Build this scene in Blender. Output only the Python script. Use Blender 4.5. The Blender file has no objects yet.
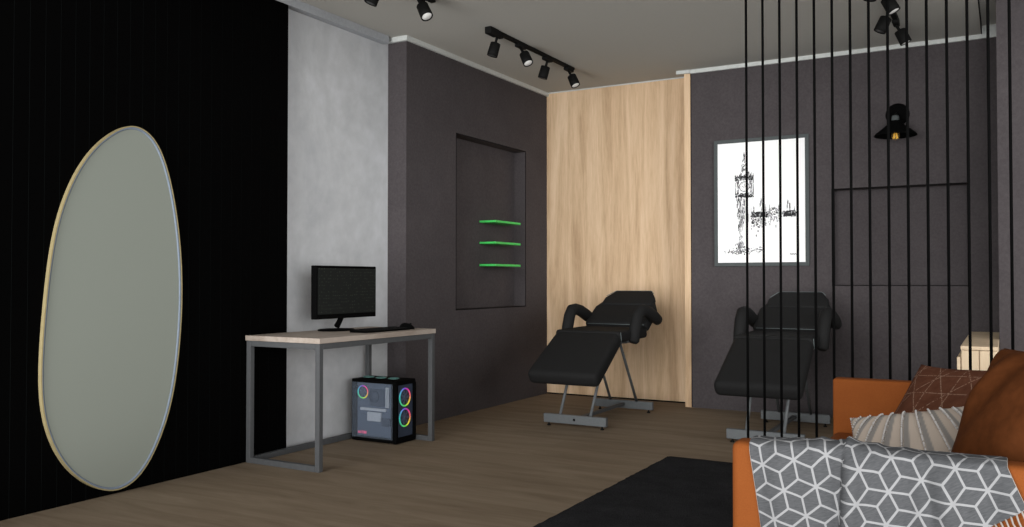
import bpy, bmesh, math, random
from mathutils import Vector, Matrix, noise
C = bpy.context.scene
COL = C.collection
PI = math.pi

# ------------------------------------------------------------ materials
def lin(c):
    c = c / 255.0
    return c / 12.92 if c <= 0.04045 else ((c + 0.055) / 1.055) ** 2.4
def rgb(r, g, b): return (lin(r), lin(g), lin(b), 1.0)

class NT:
    def __init__(s, name, rough=0.85, spec=0.15, metal=0.0):
        s.m = bpy.data.materials.new(name); s.m.use_nodes = True
        s.t = s.m.node_tree; s.n = s.t.nodes; s.l = s.t.links
        s.b = s.n['Principled BSDF']
        s.b.inputs['Roughness'].default_value = rough
        s.b.inputs['Specular IOR Level'].default_value = spec
        s.b.inputs['Metallic'].default_value = metal
    def new(s, typ, **kw):
        n = s.n.new(typ)
        for k, v in kw.items(): setattr(n, k, v)
        return n
    def put(s, sock, v):
        if isinstance(v, bpy.types.NodeSocket): s.l.new(v, sock)
        else: sock.default_value = v
    def coord(s, which='Object'): return s.new('ShaderNodeTexCoord').outputs[which]
    def scaled(s, v, sc):
        n = s.new('ShaderNodeMapping'); s.put(n.inputs['Vector'], v); n.inputs['Scale'].default_value = sc
        return n.outputs[0]
    def noise(s, v, scale, detail=4, rough=0.55, dist=0.0):
        n = s.new('ShaderNodeTexNoise'); s.put(n.inputs['Vector'], v)
        n.inputs['Scale'].default_value = scale; n.inputs['Detail'].default_value = detail
        n.inputs['Roughness'].default_value = rough; n.inputs['Distortion'].default_value = dist
        return n.outputs['Fac']
    def ramp(s, f, stops):
        n = s.new('ShaderNodeValToRGB'); s.put(n.inputs['Fac'], f)
        e = n.color_ramp.elements
        while len(e) < len(stops): e.new(0.5)
        for el, (p, c) in zip(e, stops): el.position = p; el.color = c
        return n.outputs['Color']
    def mix(s, f, a, b):
        n = s.new('ShaderNodeMix', data_type='RGBA')
        s.put(n.inputs[0], f); s.put(n.inputs[6], a); s.put(n.inputs[7], b)
        return n.outputs[2]
    def math(s, op, a, b=0.0, c=0.0):
        n = s.new('ShaderNodeMath', operation=op)
        s.put(n.inputs[0], a); s.put(n.inputs[1], b); s.put(n.inputs[2], c)
        return n.outputs[0]
    def bump(s, f, strength, dist=0.01):
        n = s.new('ShaderNodeBump'); n.inputs['Strength'].default_value = strength
        n.inputs['Distance'].default_value = dist
        s.put(n.inputs['Height'], f); s.l.new(n.outputs[0], s.b.inputs['Normal'])
    def color(s, c): s.put(s.b.inputs['Base Color'], c); return s

def plain(name, c, rough=0.85, spec=0.15, metal=0.0, vary=0.06):
    t = NT(name, rough, spec, metal)
    if vary:
        f = t.noise(t.coord(), 40, 3)
        a = tuple(x * (1 - vary) for x in c[:3]) + (1,); b = tuple(x * (1 + vary) for x in c[:3]) + (1,)
        t.color(t.ramp(f, [(0.3, a), (0.7, b)]))
    else: t.color(c)
    return t.m

def albedo(r, g, b): return (r, g, b, 1.0)

M = {}
def make_mats():
    # dark plaster
    t = NT('dark_plaster', 0.95, 0.05); v = t.coord()
    big = t.noise(v, 3.0, 6, 0.65, 0.4); fine = t.noise(v, 55, 4, .75)
    c1 = t.ramp(big, [(0.3, albedo(.058, .051, .053)), (0.7, albedo(.074, .065, .067))])
    c2 = t.ramp(fine, [(0.35, albedo(.044, .039, .041)), (0.65, albedo(.096, .086, .089))])
    t.color(t.mix(0.3, c1, c2)); t.bump(fine, 0.15, 0.002); M['dark'] = t.m
    # light concrete plaster
    t = NT('light_concrete', 0.9, 0.1); v = t.coord()
    a = t.noise(t.scaled(v, (1, 1, .6)), 2.2, 8, 0.6, 0.6); b = t.noise(v, 9, 6, 0.6)
    f = t.math('ADD', t.math('MULTIPLY', a, .65), t.math('MULTIPLY', b, .35))
    t.color(t.ramp(f, [(0.36, albedo(.43, .44, .455)), (0.5, albedo(.50, .51, .52)), (0.66, albedo(.59, .60, .62))])); M['concrete'] = t.m
    # oak with vertical or horizontal grain
    def oak(name, sc, cols, s1=2.2):
        t = NT(name, 0.8, 0.12); v = t.coord()
        w = t.noise(t.scaled(v, sc), s1, 5, 0.6, 0.8)
        g = t.noise(t.scaled(v, tuple(x * 6 for x in sc)), 4.0, 6, 0.7, 0.2)
        f = t.math('ADD', t.math('MULTIPLY', w, .68), t.math('MULTIPLY', g, .32))
        t.color(t.ramp(f, [(0.36, cols[0]), (0.5, cols[1]), (0.64, cols[2])]))
        return t.m
    M['oak'] = oak('oak_panel', (3.2, 3.2, .22), (albedo(.44, .295, .175), albedo(.60, .425, .268), albedo(.72, .535, .36)))
    M['oak_pale'] = oak('pale_oak', (3.2, 3.2, .25), (albedo(.60, .46, .31), albedo(.70, .55, .38), albedo(.78, .62, .44)))
    M['oak_desk'] = oak('washed_oak', (1.2, .3, 1.2), (albedo(.27, .22, .18), albedo(.36, .305, .26), albedo(.43, .37, .32)), 6)
    # laminate floor, boards running along X
    t = NT('brown_laminate', 0.75, 0.10); v = t.coord()
    br = t.new('ShaderNodeTexBrick'); t.put(br.inputs['Vector'], v)
    br.inputs['Scale'].default_value = 1.0; br.inputs['Brick Width'].default_value = 1.3; br.inputs['Row Height'].default_value = 0.19
    br.inputs['Mortar Size'].default_value = 0.0; br.inputs['Color1'].default_value = (.42, .42, .42, 1); br.inputs['Color2'].default_value = (.58, .58, .58, 1)
    br.offset = 0.37
    g = t.noise(t.scaled(v, (.5, 3.6, 1)), 3.2, 7, 0.65, 0.7)
    f = t.math('ADD', t.math('MULTIPLY', br.outputs['Color'], .35), t.math('MULTIPLY', g, .65))
    t.color(t.ramp(f, [(0.36, albedo(.165, .122, .082)), (0.5, albedo(.210, .160, .111)), (0.64, albedo(.250, .196, .140))])); M['floor'] = t.m
    M['ceil'] = plain('grey_ceiling_paint', albedo(.41, .40, .368), 0.95, 0.05, vary=.01)
    M['cornice'] = plain('white_plaster_cornice', albedo(.52, .54, .52), .8)
    M['cornice_grey'] = plain('grey_plaster_cornice', albedo(.37, .385, .405), .8)
    M['black_slat'] = plain('black_slat_panel', albedo(.0012, .0012, .0012), .9, .02)
    M['black_groove'] = plain('charcoal_groove_strip', albedo(.011, .013, .013), .9, .02)
    M['edge'] = plain('black_edge_bead', albedo(.004, .004, .004), .9, .05)
    M['black_metal'] = plain('black_powder_coat', albedo(.0055, .0055, .0052), .7, .12)
    M['black_matte'] = plain('black_matte_paint', albedo(.002, .002, .002), .9, .05)
    M['steel'] = plain('grey_painted_steel', albedo(.075, .078, .081), .6, .2)
    M['steel_bright'] = plain('satin_steel', albedo(.105, .113, .117), .5, .3)
    M['leather'] = plain('black_vinyl', albedo(.0135, .0135, .0135), .75, .10)
    M['piping'] = plain('grey_piping', albedo(.10, .12, .12), .6, .3)
    # rug
    t = NT('black_rug', 1.0, 0.0); v = t.coord()
    f = t.noise(v, 6, 6, .7); g = t.noise(v, 160, 2)
    t.color(t.mix(.5, t.ramp(f, [(.35, albedo(.018, .018, .019)), (.7, albedo(.036, .036, .038))]),
                  t.ramp(g, [(.35, albedo(.014, .014, .015)), (.7, albedo(.042, .042, .044))])))
    t.bump(g, .6, .01); M['rug'] = t.m
    # orange upholstery
    t = NT('orange_upholstery', 0.85, 0.12); v = t.coord(); f = t.noise(v, 260, 2); g = t.noise(v, 8, 4)
    t.color(t.mix(.5, t.ramp(f, [(.3, albedo(.165, .044, .0085)), (.7, albedo(.215, .062, .013))]),
                  t.ramp(g, [(.3, albedo(.172, .046, .009)), (.7, albedo(.205, .058, .012))])))
    t.bump(f, .15, .002); M['orange'] = t.m
    M['orange_thread'] = plain('pale_orange_thread', albedo(.55, .22, .07), .8)
    # brown cushion with stitched lattice
    t = NT('brown_stitched_fabric', 0.95, 0.05); uv = t.coord('UV')
    sep = t.new('ShaderNodeSeparateXYZ'); t.put(sep.inputs[0], uv); U, V = sep.outputs[0], sep.outputs[1]
    def lines(expr, freq, w, ph=0.0):
        x = t.math('FRACT', t.math('ADD', t.math('MULTIPLY', expr, freq), ph))
        return t.math('LESS_THAN', t.math('ABSOLUTE', t.math('SUBTRACT', x, .5)), w)
    l = None
    for e, fr, ph in ((U, 5.0, .1), (V, 5.0, .3), (t.math('ADD', U, t.math('MULTIPLY', V, .6)), 4.1, .2), (t.math('SUBTRACT', U, t.math('MULTIPLY', V, .8)), 3.3, .65)):
        x = lines(e, fr, .018, ph); l = x if l is None else t.math('MAXIMUM', l, x)
    n = t.noise(uv, 60, 3); l = t.math('MULTIPLY', l, t.math('MULTIPLY', t.math('GREATER_THAN', n, .46), .7))
    t.color(t.mix(l, t.ramp(t.noise(uv, 12, 4), [(.3, albedo(.062, .023, .013)), (.7, albedo(.088, .035, .020))]), albedo(.22, .14, .10)))
    M['brown'] = t.m
    M['orange_shaded'] = plain('shaded_orange_velour', albedo(.078, .024, .007), .9, .05, vary=.15)  # darker than the sofa orange: the cushion's shading is put into the colour
    # beige cushion
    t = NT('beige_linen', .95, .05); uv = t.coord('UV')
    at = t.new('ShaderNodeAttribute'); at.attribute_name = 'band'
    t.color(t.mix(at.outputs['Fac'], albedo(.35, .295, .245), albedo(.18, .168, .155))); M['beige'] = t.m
    M['bead'] = plain('pearl_bead', albedo(.42, .40, .385), .5, .3)
    # throw: stars of six spokes on a triangular lattice, in the cloth's own metres
    t = NT('grey_throw_fabric', .95, .03); uv = t.coord('UV')
    P = .0815
    def vm(op, a, b=None, c=None):
        n = t.new('ShaderNodeVectorMath', operation=op); t.put(n.inputs[0], a)
        if b is not None: t.put(n.inputs[1], b)
        if c is not None: t.put(n.inputs[2], c)
        return n
    p = vm('MULTIPLY', uv, (1 / P, 1 / P, 0)).outputs[0]
    s3 = math.sqrt(3)
    h = (.5, s3 / 2, 1.); nh = (-.5, -s3 / 2, -1.)
    a = vm('WRAP', p, h, nh).outputs[0]
    b = vm('WRAP', vm('ADD', p, (.5, s3 / 2, 0)).outputs[0], h, nh).outputs[0]
    la = vm('LENGTH', a).outputs['Value']; lb = vm('LENGTH', b).outputs['Value']
    pick = t.math('LESS_THAN', la, lb)
    mx = t.new('ShaderNodeMix', data_type='VECTOR'); t.put(mx.inputs[0], pick); t.put(mx.inputs[4], b); t.put(mx.inputs[5], a)
    d = mx.outputs[1]; sp = t.new('ShaderNodeSeparateXYZ'); t.put(sp.inputs[0], d)
    ang = t.math('ARCTAN2', sp.outputs[1], sp.outputs[0])
    w = t.math('WRAP', ang, PI / 3, 0.0)            # spokes sit at 30 degrees modulo 60
    w = t.math('SUBTRACT', w, PI / 6)
    ln = vm('LENGTH', d).outputs['Value']
    dist = t.math('MULTIPLY', t.math('ABSOLUTE', t.math('SINE', w)), ln)
    line = t.math('LESS_THAN', dist, .034)
    n = t.noise(t.scaled(uv, (1, 5, 1)), 60, 4, .6)
    base = t.ramp(n, [(.3, albedo(.056, .058, .061)), (.7, albedo(.090, .092, .096))])
    t.color(t.mix(line, base, albedo(.255, .256, .26))); M['throw'] = t.m
    M['tassel'] = plain('pale_tassel_cord', albedo(.30, .275, .25), .9)
    M['green'] = plain('green_glass_edge', albedo(.075, .62, .13), .35, .3)
    M['green_dark'] = plain('green_tinted_glass', albedo(.03, .30, .05), .3, .4)
    M['paper'] = plain('white_print_paper', albedo(.93, .93, .93), .9, vary=0)
    M['ink'] = plain('black_ink', albedo(.035, .035, .036), .95, .02)
    M['ink_grey'] = plain('grey_ink_wash', albedo(.36, .36, .37), .95, .02)
    M['frame_grey'] = plain('slate_grey_frame', albedo(.075, .085, .085), .7)
    M['mirror'] = plain('grey_green_mirror_glass', albedo(.262, .283, .247), .6, .05, vary=0)
    M['gold'] = plain('brushed_brass', albedo(.34, .28, .145), .6, .2)
    M['blue_grey'] = plain('blue_grey_rim', albedo(.20, .24, .30), .6, .2)
    t = NT('monitor_screen', .6, .08); v = t.coord('UV')
    vo = t.new('ShaderNodeTexVoronoi'); t.put(vo.inputs['Vector'], v); vo.inputs['Scale'].default_value = 48; vo.inputs['Randomness'].default_value = .25
    dots = t.math('LESS_THAN', vo.outputs['Distance'], .17)
    t.color(t.mix(dots, albedo(.0135, .0150, .0140), albedo(.05, .06, .045))); M['screen'] = t.m
    M['pc_glass'] = plain('slate_blue_interior', albedo(.075, .098, .145), .5)
    M['pc_dark'] = plain('dark_blue_component', albedo(.042, .054, .082), .6)
    M['pc_light'] = plain('silver_component', albedo(.36, .40, .46), .5, .2)
    t = NT('tempered_glass', .05, .3); t.color(albedo(.3, .36, .45)); t.b.inputs['Alpha'].default_value = .10; M['glass'] = t.m
    def glow(name, c, st):
        t = NT(name, .5, .2); t.color(c); t.b.inputs['Emission Color'].default_value = c; t.b.inputs['Emission Strength'].default_value = st; return t.m
    # rainbow ring: the hue runs round the fan, each fan an own object with its centre as origin
    t = NT('rainbow_fan_light', .5, .1); v = t.coord(); sp = t.new('ShaderNodeSeparateXYZ'); t.put(sp.inputs[0], v)
    # ring lies in the Y-Z plane of the object
    ang = t.math('ARCTAN2', sp.outputs[2], sp.outputs[1]); f = t.math('ADD', t.math('DIVIDE', ang, 2 * PI), .5)
    cr = t.ramp(f, [(0, rgb(70, 215, 205)), (.25, rgb(110, 230, 90)), (.36, rgb(240, 230, 60)), (.52, rgb(240, 110, 110)), (.66, rgb(235, 60, 160)), (.78, rgb(120, 90, 220)), (1, rgb(70, 215, 205))])
    t.color(cr); t.l.new(cr, t.b.inputs['Emission Color']); t.b.inputs['Emission Strength'].default_value = .30; M['ring'] = t.m
    M['pink_glow'] = glow('pink_led', rgb(210, 90, 130), .25)
    M['teal_glow'] = glow('teal_led', rgb(90, 130, 125), .03)
    M['lens'] = glow('lit_spot_lens', albedo(.6, .59, .57), .22)
    M['lens_off'] = plain('unlit_spot_lens', albedo(.05, .05, .05), .4, .3)
    M['filament'] = glow('amber_filament', (.8, .45, .06, 1), .35)
    t = NT('amber_bulb_glass', .05, .3); t.color(albedo(.8, .55, .2)); t.b.inputs['Alpha'].default_value = .12; M['bulb'] = t.m
make_mats()

# ------------------------------------------------------------ mesh helpers
def obj(name, bm, m, parent=None, smooth=False, loc=None, recalc=True):
    if recalc: bmesh.ops.recalc_face_normals(bm, faces=bm.faces)
    me = bpy.data.meshes.new(name); bm.to_mesh(me); bm.free()
    for mm in (m if isinstance(m, (list, tuple)) else [m]): me.materials.append(M[mm])
    if smooth:
        for p in me.polygons: p.use_smooth = True
    o = bpy.data.objects.new(name, me); COL.objects.link(o)
    if parent is not None: o.parent = parent
    if loc is not None: o.location = loc
    return o
def tag(o, label, cat, group=None):
    o['label'] = label; o['category'] = cat
    if group: o['group'] = group
    return o
def thing(name, label, cat, loc=(0, 0, 0), rotz=0, group=None):
    o = bpy.data.objects.new(name, None); COL.objects.link(o); o.location = loc; o.rotation_euler = (0, 0, rotz)
    o.empty_display_size = .1
    return tag(o, label, cat, group)
def struct(name, bm, m):
    o = obj(name, bm, m); o['kind'] = 'structure'; return o
def dup(root, loc, label=None, rot=None):
    r = root.copy(); COL.objects.link(r); r.location = loc
    if rot is not None: r.rotation_euler = rot
    if label: r['label'] = label
    def kids(src, dst):
        for ch in [c for c in bpy.data.objects if c.parent == src]:
            d = ch.copy(); COL.objects.link(d); d.parent = dst; kids(ch, d)
    kids(root, r); return r
def BM(): return bmesh.new()
def box(bm, x0, x1, y0, y1, z0, z1, bev=0.0, seg=2, mat=0, M4=None):
    t = bmesh.new()
    vs = [t.verts.new((x, y, z)) for x in (x0, x1) for y in (y0, y1) for z in (z0, z1)]
    for f in ((0, 1, 3, 2), (4, 6, 7, 5), (0, 4, 5, 1), (2, 3, 7, 6), (0, 2, 6, 4), (1, 5, 7, 3)): t.faces.new([vs[i] for i in f])
    bmesh.ops.recalc_face_normals(t, faces=t.faces)
    if bev: bmesh.ops.bevel(t, geom=t.edges[:], offset=bev, segments=seg, profile=.5, affect='EDGES')
    join(bm, t, mat, M4); return bm
def join(bm, t, mat=0, M4=None):
    if M4 is not None: bmesh.ops.transform(t, matrix=M4, verts=t.verts)
    mp = {v: bm.verts.new(v.co) for v in t.verts}
    for f in t.faces:
        try:
            nf = bm.faces.new([mp[v] for v in f.verts]); nf.material_index = mat; nf.smooth = f.smooth
        except ValueError: pass
    t.free()
def ring_frame(d):
    d = d.normalized(); a = Vector((0, 0, 1)) if abs(d.z) < .9 else Vector((1, 0, 0))
    u = d.cross(a).normalized(); return u, d.cross(u).normalized()
def tube(bm, pts, r, n=10, rb=None, mat=0, cap=True, square=False):
    pts = [Vector(p) for p in pts]; rs = r if isinstance(r, (list, tuple)) else [r] * len(pts)
    rings = []; u = None
    for i, p in enumerate(pts):
        d = (pts[min(i + 1, len(pts) - 1)] - pts[max(i - 1, 0)]).normalized()
        if u is None: u, w = ring_frame(d)
        else: u = (u - d * u.dot(d)).normalized(); w = d.cross(u)
        k = (rb[i] if isinstance(rb, (list, tuple)) else rb) if rb else rs[i]
        rings.append([bm.verts.new(p + u * math.cos(2 * PI * j / n + (PI / 4 if square else 0)) * rs[i] + w * math.sin(2 * PI * j / n + (PI / 4 if square else 0)) * k) for j in range(n)])
    for a, b in zip(rings, rings[1:]):
        for j in range(n):
            f = bm.faces.new((a[j], a[(j + 1) % n], b[(j + 1) % n], b[j])); f.material_index = mat; f.smooth = not square
    if cap:
        f = bm.faces.new(rings[0]); f.material_index = mat; f = bm.faces.new(rings[-1]); f.material_index = mat
    return bm
def lathe(bm, prof, n=32, M4=None, mat=0, smooth=True):
    t = bmesh.new(); rings = []
    for r, z in prof:
        rings.append([t.verts.new((0, 0, z))] if r < 1e-6 else [t.verts.new((r * math.cos(2 * PI * j / n), r * math.sin(2 * PI * j / n), z)) for j in range(n)])
    for a, b in zip(rings, rings[1:]):
        for j in range(n):
            k = (j + 1) % n
            if len(a) == 1 and len(b) == 1: continue
            vs = (a[0], b[k], b[j]) if len(a) == 1 else ((a[j], a[k], b[0]) if len(b) == 1 else (a[j], a[k], b[k], b[j]))
            f = t.faces.new(vs); f.smooth = smooth
    join(bm, t, mat, M4); return bm
def prism(bm, poly, axis, a, b, bev=0.0, mat=0, seg=3, M4=None):
    """poly in the two other axes' order; extruded from a to b along axis"""
    t = bmesh.new()
    def P(p, h): return {'X': (h, p[0], p[1]), 'Y': (p[0], h, p[1]), 'Z': (p[0], p[1], h)}[axis]
    A = [t.verts.new(P(p, a)) for p in poly]; B = [t.verts.new(P(p, b)) for p in poly]
    n = len(poly); t.faces.new(A); t.faces.new(B[::-1])
    for i in range(n): t.faces.new((A[i], B[i], B[(i + 1) % n], A[(i + 1) % n]))
    bmesh.ops.recalc_face_normals(t, faces=t.faces)
    if bev: bmesh.ops.bevel(t, geom=t.edges[:], offset=bev, segments=seg, profile=.5, affect='EDGES', clamp_overlap=True)
    join(bm, t, mat, M4); return bm
def sphere(bm, c, r, n=8, mat=0, sc=(1, 1, 1)):
    t = bmesh.new(); bmesh.ops.create_uvsphere(t, u_segments=n, v_segments=max(4, n // 2 + 1), radius=r)
    for f in t.faces: f.smooth = True
    join(bm, t, mat, Matrix.Translation(c) @ Matrix.Diagonal((*sc, 1)))

# ------------------------------------------------------------ the room
ZC = 2.875
XB, XG, XD = -3.935, -3.988, -3.82
YW, YB = 7.41, 7.205
bm = BM(); box(bm, -4.3, 2.2, 1.5, 7.8, -.1, 0); struct('floor', bm, 'floor')
bm = BM(); box(bm, -4.3, -.137, 2.1, 7.8, ZC, ZC + .22); box(bm, -.137, 2.2, 2.1, 7.8, ZC + .06, ZC + .22); struct('ceiling', bm, 'ceil')
# left wall in three stretches: black slats, concrete, dark plaster with a niche
bm = BM(); box(bm, -4.3, XG, 1.5, 5.3, 0, ZC); struct('wall_left', bm, 'concrete')
bm = BM(); box(bm, XG, XB - .004, 1.5, 4.068, 0, ZC - .054, mat=1)
y = 4.068
while y > 1.6:
    box(bm, XB - .004, XB, y - .0715, y, 0, ZC - .054); y -= .076
struct('wall_left_slat_panel', bm, ['black_slat', 'black_groove'])
N = (5.831, 6.982, .845, 2.254, .115)       # niche y0 y1 z0 z1 depth
bm = BM()
box(bm, -4.3, XD, 5.160, N[0], 0, ZC); box(bm, -4.3, XD, N[1], YW, 0, ZC)
box(bm, -4.3, XD, N[0], N[1], 0, N[2]); box(bm, -4.3, XD, N[0], N[1], N[3], ZC)
box(bm, -4.3, XD - N[4], N[0], N[1], N[2], N[3]); struct('wall_left_pier', bm, 'dark')
def rim(plane, pos, a0, a1, b0, b1, w, t):
    bm = BM()
    for (p, q, r, s) in ((a0 - w, a1 + w, b0 - w, b0), (a0 - w, a1 + w, b1, b1 + w), (a0 - w, a0, b0, b1), (a1, a1 + w, b0, b1)):
        if plane == 'X': box(bm, pos - .002, pos + t, p, q, r, s)
        else: box(bm, p, q, pos - t, pos + .002, r, s)
    return bm
struct('trim_1', rim('X', XD, N[0], N[1], N[2], N[3], .006, .001), 'edge')
# back wall: oak stretch, then the dark stretch a step nearer
bm = BM(); box(bm, -4.3, -2.2, YW, 7.8, 0, ZC); struct('wall_back_oak_panel', bm, 'oak')
n2 = (-1.187, -.240, 1.041, 1.794, .12)
bm = BM(); XS = -2.331
box(bm, XS, n2[0], YB, 7.75, 0, ZC + .06); box(bm, n2[1], 2.2, YB, 7.75, 0, ZC + .06)
box(bm, n2[0], n2[1], YB, 7.75, 0, n2[2]); box(bm, n2[0], n2[1], YB, 7.75, n2[3], ZC + .06)
box(bm, n2[0], n2[1], YB + n2[4], 7.75, n2[2], n2[3]); struct('wall_back', bm, 'dark')
struct('trim_2', rim('Y', YB, n2[0], n2[1], n2[2], n2[3], .005, .001), 'edge')
bm = BM(); box(bm, -2.388, XS, YB - .002, YW, 0, ZC - .02); struct('trim_3', bm, 'oak')
bm = BM(); box(bm, -2.3325, XS + .004, YB - .004, YB, 0, ZC - .03); box(bm, XD, -2.39, YW - .003, YW, 0, .012); struct('trim_4', bm, 'edge')
# the short wall that closes the view on the right
bm = BM(); box(bm, -.0395, 2.2, 6.30, 6.46, 0, ZC + .06); struct('wall_right', bm, 'dark')
# cornices
bm = BM(); box(bm, XG, XB + .005, 1.5, 5.095, ZC - .054, ZC); struct('trim_5', bm, 'cornice_grey')
bm = BM()
box(bm, XG, XD + .022, 5.136, 5.160, ZC - .036, ZC); box(bm, XD, XD + .022, 5.160, YW, ZC - .034, ZC)
box(bm, XS, -.137, YB - .02, YB, ZC - .032, ZC); box(bm, -2.45, XS, YB - .03, YB - .004, ZC - .028, ZC)
box(bm, -.137, -.02, YB - .02, YB, ZC - .030, ZC + .06)
box(bm, XD, -2.39, YW - .008, YW, ZC - .010, ZC)
struct('trim_6', bm, 'cornice')
bm = BM(); box(bm, -.141, -.137, 2.1, YB - .02, ZC - .002, ZC + .06)
struct('trim_7', bm, 'edge')

# ------------------------------------------------------------ mirror
OUT = [(2.456, 0.941), (2.469, 1.113), (2.492, 1.273), (2.523, 1.4), (2.563, 1.512), (2.617, 1.627), (2.687, 1.729), (2.769, 1.806), (2.854, 1.863), (2.92, 1.885), (2.988, 1.876), (3.051, 1.834), (3.107, 1.764), (3.156, 1.627), (3.195, 1.466), (3.221, 1.303), (3.238, 1.117), (3.241, 0.912), (3.221, 0.705), (3.199, 0.522), (3.161, 0.363), (3.097, 0.222), (3.028, 0.106), (2.949, 0.028), (2.84, 0.004), (2.755, 0.034), (2.653, 0.093), (2.574, 0.171), (2.506, 0.273), (2.458, 0.405), (2.439, 0.53), (2.437, 0.671), (2.446, 0.846)]
def smooth_loop(P, k=4):
    out = []; n = len(P)
    for i in range(n):
        p0, p1, p2, p3 = P[i - 1], P[i], P[(i + 1) % n], P[(i + 2) % n]
        for j in range(k):
            t = j / k
            out.append(tuple(.5 * (2 * p1[c] + (p2[c] - p0[c]) * t + (2 * p0[c] - 5 * p1[c] + 4 * p2[c] - p3[c]) * t * t + (3 * p1[c] - p0[c] - 3 * p2[c] + p3[c]) * t ** 3) for c in (0, 1)))
    return out
def relax(P, n=3):
    for _ in range(n):
        P = [tuple((P[i - 1][c] + 2 * P[i][c] + P[(i + 1) % len(P)][c]) / 4 for c in (0, 1)) for i in range(len(P))]
    return P
LP = relax(smooth_loop(relax(OUT, 1)))
cy_, cz_ = sum(p[0] for p in LP) / len(LP), sum(p[1] for p in LP) / len(LP)
def inset(P, d):
    out = []; n = len(P)
    for i in range(n):
        a, b = P[i - 1], P[(i + 1) % n]; tx, tz = b[0] - a[0], b[1] - a[1]; L = math.hypot(tx, tz)
        nx, nz = tz / L, -tx / L
        out.append((P[i][0] + nx * d, P[i][1] + nz * d))
    return out
mir = thing('wall_mirror', 'tall egg-shaped mirror in a thin brass rim on the black slatted wall', 'mirror', (XB, 2.852, 0.0))
def loopX(bm, P, x): return [bm.verts.new((x - XB, p[0] - 2.84, p[1])) for p in P]
def bridge(bm, A, B, mat=0):
    n = len(A)
    for i in range(n):
        f = bm.faces.new((A[i], A[(i + 1) % n], B[(i + 1) % n], B[i])); f.material_index = mat; f.smooth = True
d1 = .006; IN = inset(LP, d1)
bm = BM(); a = loopX(bm, LP, XB + .001); b = loopX(bm, LP, XB + .024); c = loopX(bm, IN, XB + .024); d = loopX(bm, IN, XB + .001)
bridge(bm, a, b); bridge(bm, b, c); bridge(bm, c, d); bridge(bm, d, a)
for f in bm.faces: f.smooth = False
fr = obj('rim', bm, 'gold', mir); fr['label'] = 'brass rim round the mirror'
IN2 = inset(LP, .016)
bm = BM(); a = loopX(bm, IN, XB + .003); b = loopX(bm, IN, XB + .0225); c = loopX(bm, IN2, XB + .018); d = loopX(bm, IN2, XB + .003)
bridge(bm, a, b); bridge(bm, b, c); bridge(bm, c, d); bridge(bm, d, a)
o = obj('inner_rim', bm, 'blue_grey', mir); o['label'] = 'blue-grey inner edge of the mirror'
IN3 = inset(LP, .0165)
bm = BM(); a = loopX(bm, IN3, XB + .003); b = loopX(bm, IN3, XB + .015)
bridge(bm, a, b); bm.faces.new(b); bm.faces.new(a); obj('mirror_glass', bm, 'mirror', mir)

# ------------------------------------------------------------ shelves in the niche
for i, z in enumerate((1.585, 1.402, 1.211)):
    t = thing('glass_shelf', ['topmost green glass shelf in the left wall niche', 'middle green glass shelf in the left wall niche', 'lowest green glass shelf in the left wall niche'][i], 'shelf', (XD - N[4], 6.355, z), 0, 'green glass shelves in the wall niche')
    bm = BM(); box(bm, .001, .162, 0.01, .452, -.011, .007, .002, 1); obj('glass_panel', bm, 'green', t)
    bm = BM(); box(bm, .001, .163, .055, .453, -.0135, -.0112, .0008, 1); obj('support_rail', bm, 'green_dark', t)['label'] = 'darker rail under the glass'

# ------------------------------------------------------------ desk
dx0, dx1, dy0, dy1, dz = -3.926, -3.356, 3.725, 4.860, .752
desk = thing('desk', 'oak-topped desk on a grey square-tube frame against the left wall', 'desk', (dx0, dy0, 0))
W, L = dx1 - dx0, dy1 - dy0
bm = BM(); box(bm, -.004, W + .006, -.006, L + .004, dz - .030, dz, .0015, 1); obj('tabletop', bm, 'oak_desk', desk)
T = .033; zt = dz - .0305
for (x, yy) in ((0, 0), (W - T, 0), (0, L - T), (W - T, L - T)):
    bm = BM(); box(bm, x, x + T, yy, yy + T, 0.0, zt, .002, 1); obj('leg', bm, 'steel', desk)
for yy in (0, L - T):
    bm = BM(); box(bm, T + .0005, W - T - .0005, yy, yy + T, 0.0, T, .002, 1); obj('foot_rail', bm, 'steel', desk)
    bm = BM(); box(bm, T + .0005, W - T - .0005, yy, yy + T, zt - T, zt, .002, 1); obj('top_rail', bm, 'steel', desk)
for x, z0 in ((0, zt - T), (W - T, zt - T), (0, 0)):
    bm = BM(); box(bm, x, x + T, T + .0005, L - T - .0005, z0, z0 + T, .002, 1); obj('top_rail' if z0 else 'foot_rail', bm, 'steel', desk)

# ------------------------------------------------------------ monitor, keyboard, mouse
mon = thing('monitor', 'black flat computer monitor standing on the desk', 'monitor', (-3.80, 4.378, dz + .0008))
y0, y1, z0, z1 = -.315, .268, .084, .418
bm = BM(); box(bm, .068, .112, y0, y1, z0, z1, .004, 2); obj('casing', bm, 'black_matte', mon)
bm = BM(); box(bm, .1125, .1145, y0 + .014, y1 - .014, z0 + .030, z1 - .016)
uvl = bm.loops.layers.uv.new('UVMap')
for f in bm.faces:
    for l in f.loops: l[uvl].uv = (l.vert.co.y * 1.0, l.vert.co.z)
obj('screen', bm, 'screen', mon)
bm = BM(); tube(bm, [(.003, 0, .026), (.020, 0, .05), (.055, 0, .11), (.058, 0, .2)], [.020, .018, .018, .018], 8); obj('stand_neck', bm, 'black_matte', mon)
bm = BM()
lathe(bm, [(0, 0), (.115, 0), (.118, .004), (.112, .009), (.03, .013), (0, .013)], 32, Matrix.Diagonal((.92, 1.15, 1, 1))); obj('stand_base', bm, 'black_matte', mon)
kb = thing('keyboard', 'thin black keyboard on the desk in front of the monitor', 'keyboard', (-3.50, 4.46, dz + .0006))
bm = BM(); prism(bm, [(-.07, 0), (.07, 0), (.07, .010), (-.07, .018)], 'Y', -.225, .225, .003, seg=1)
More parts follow.
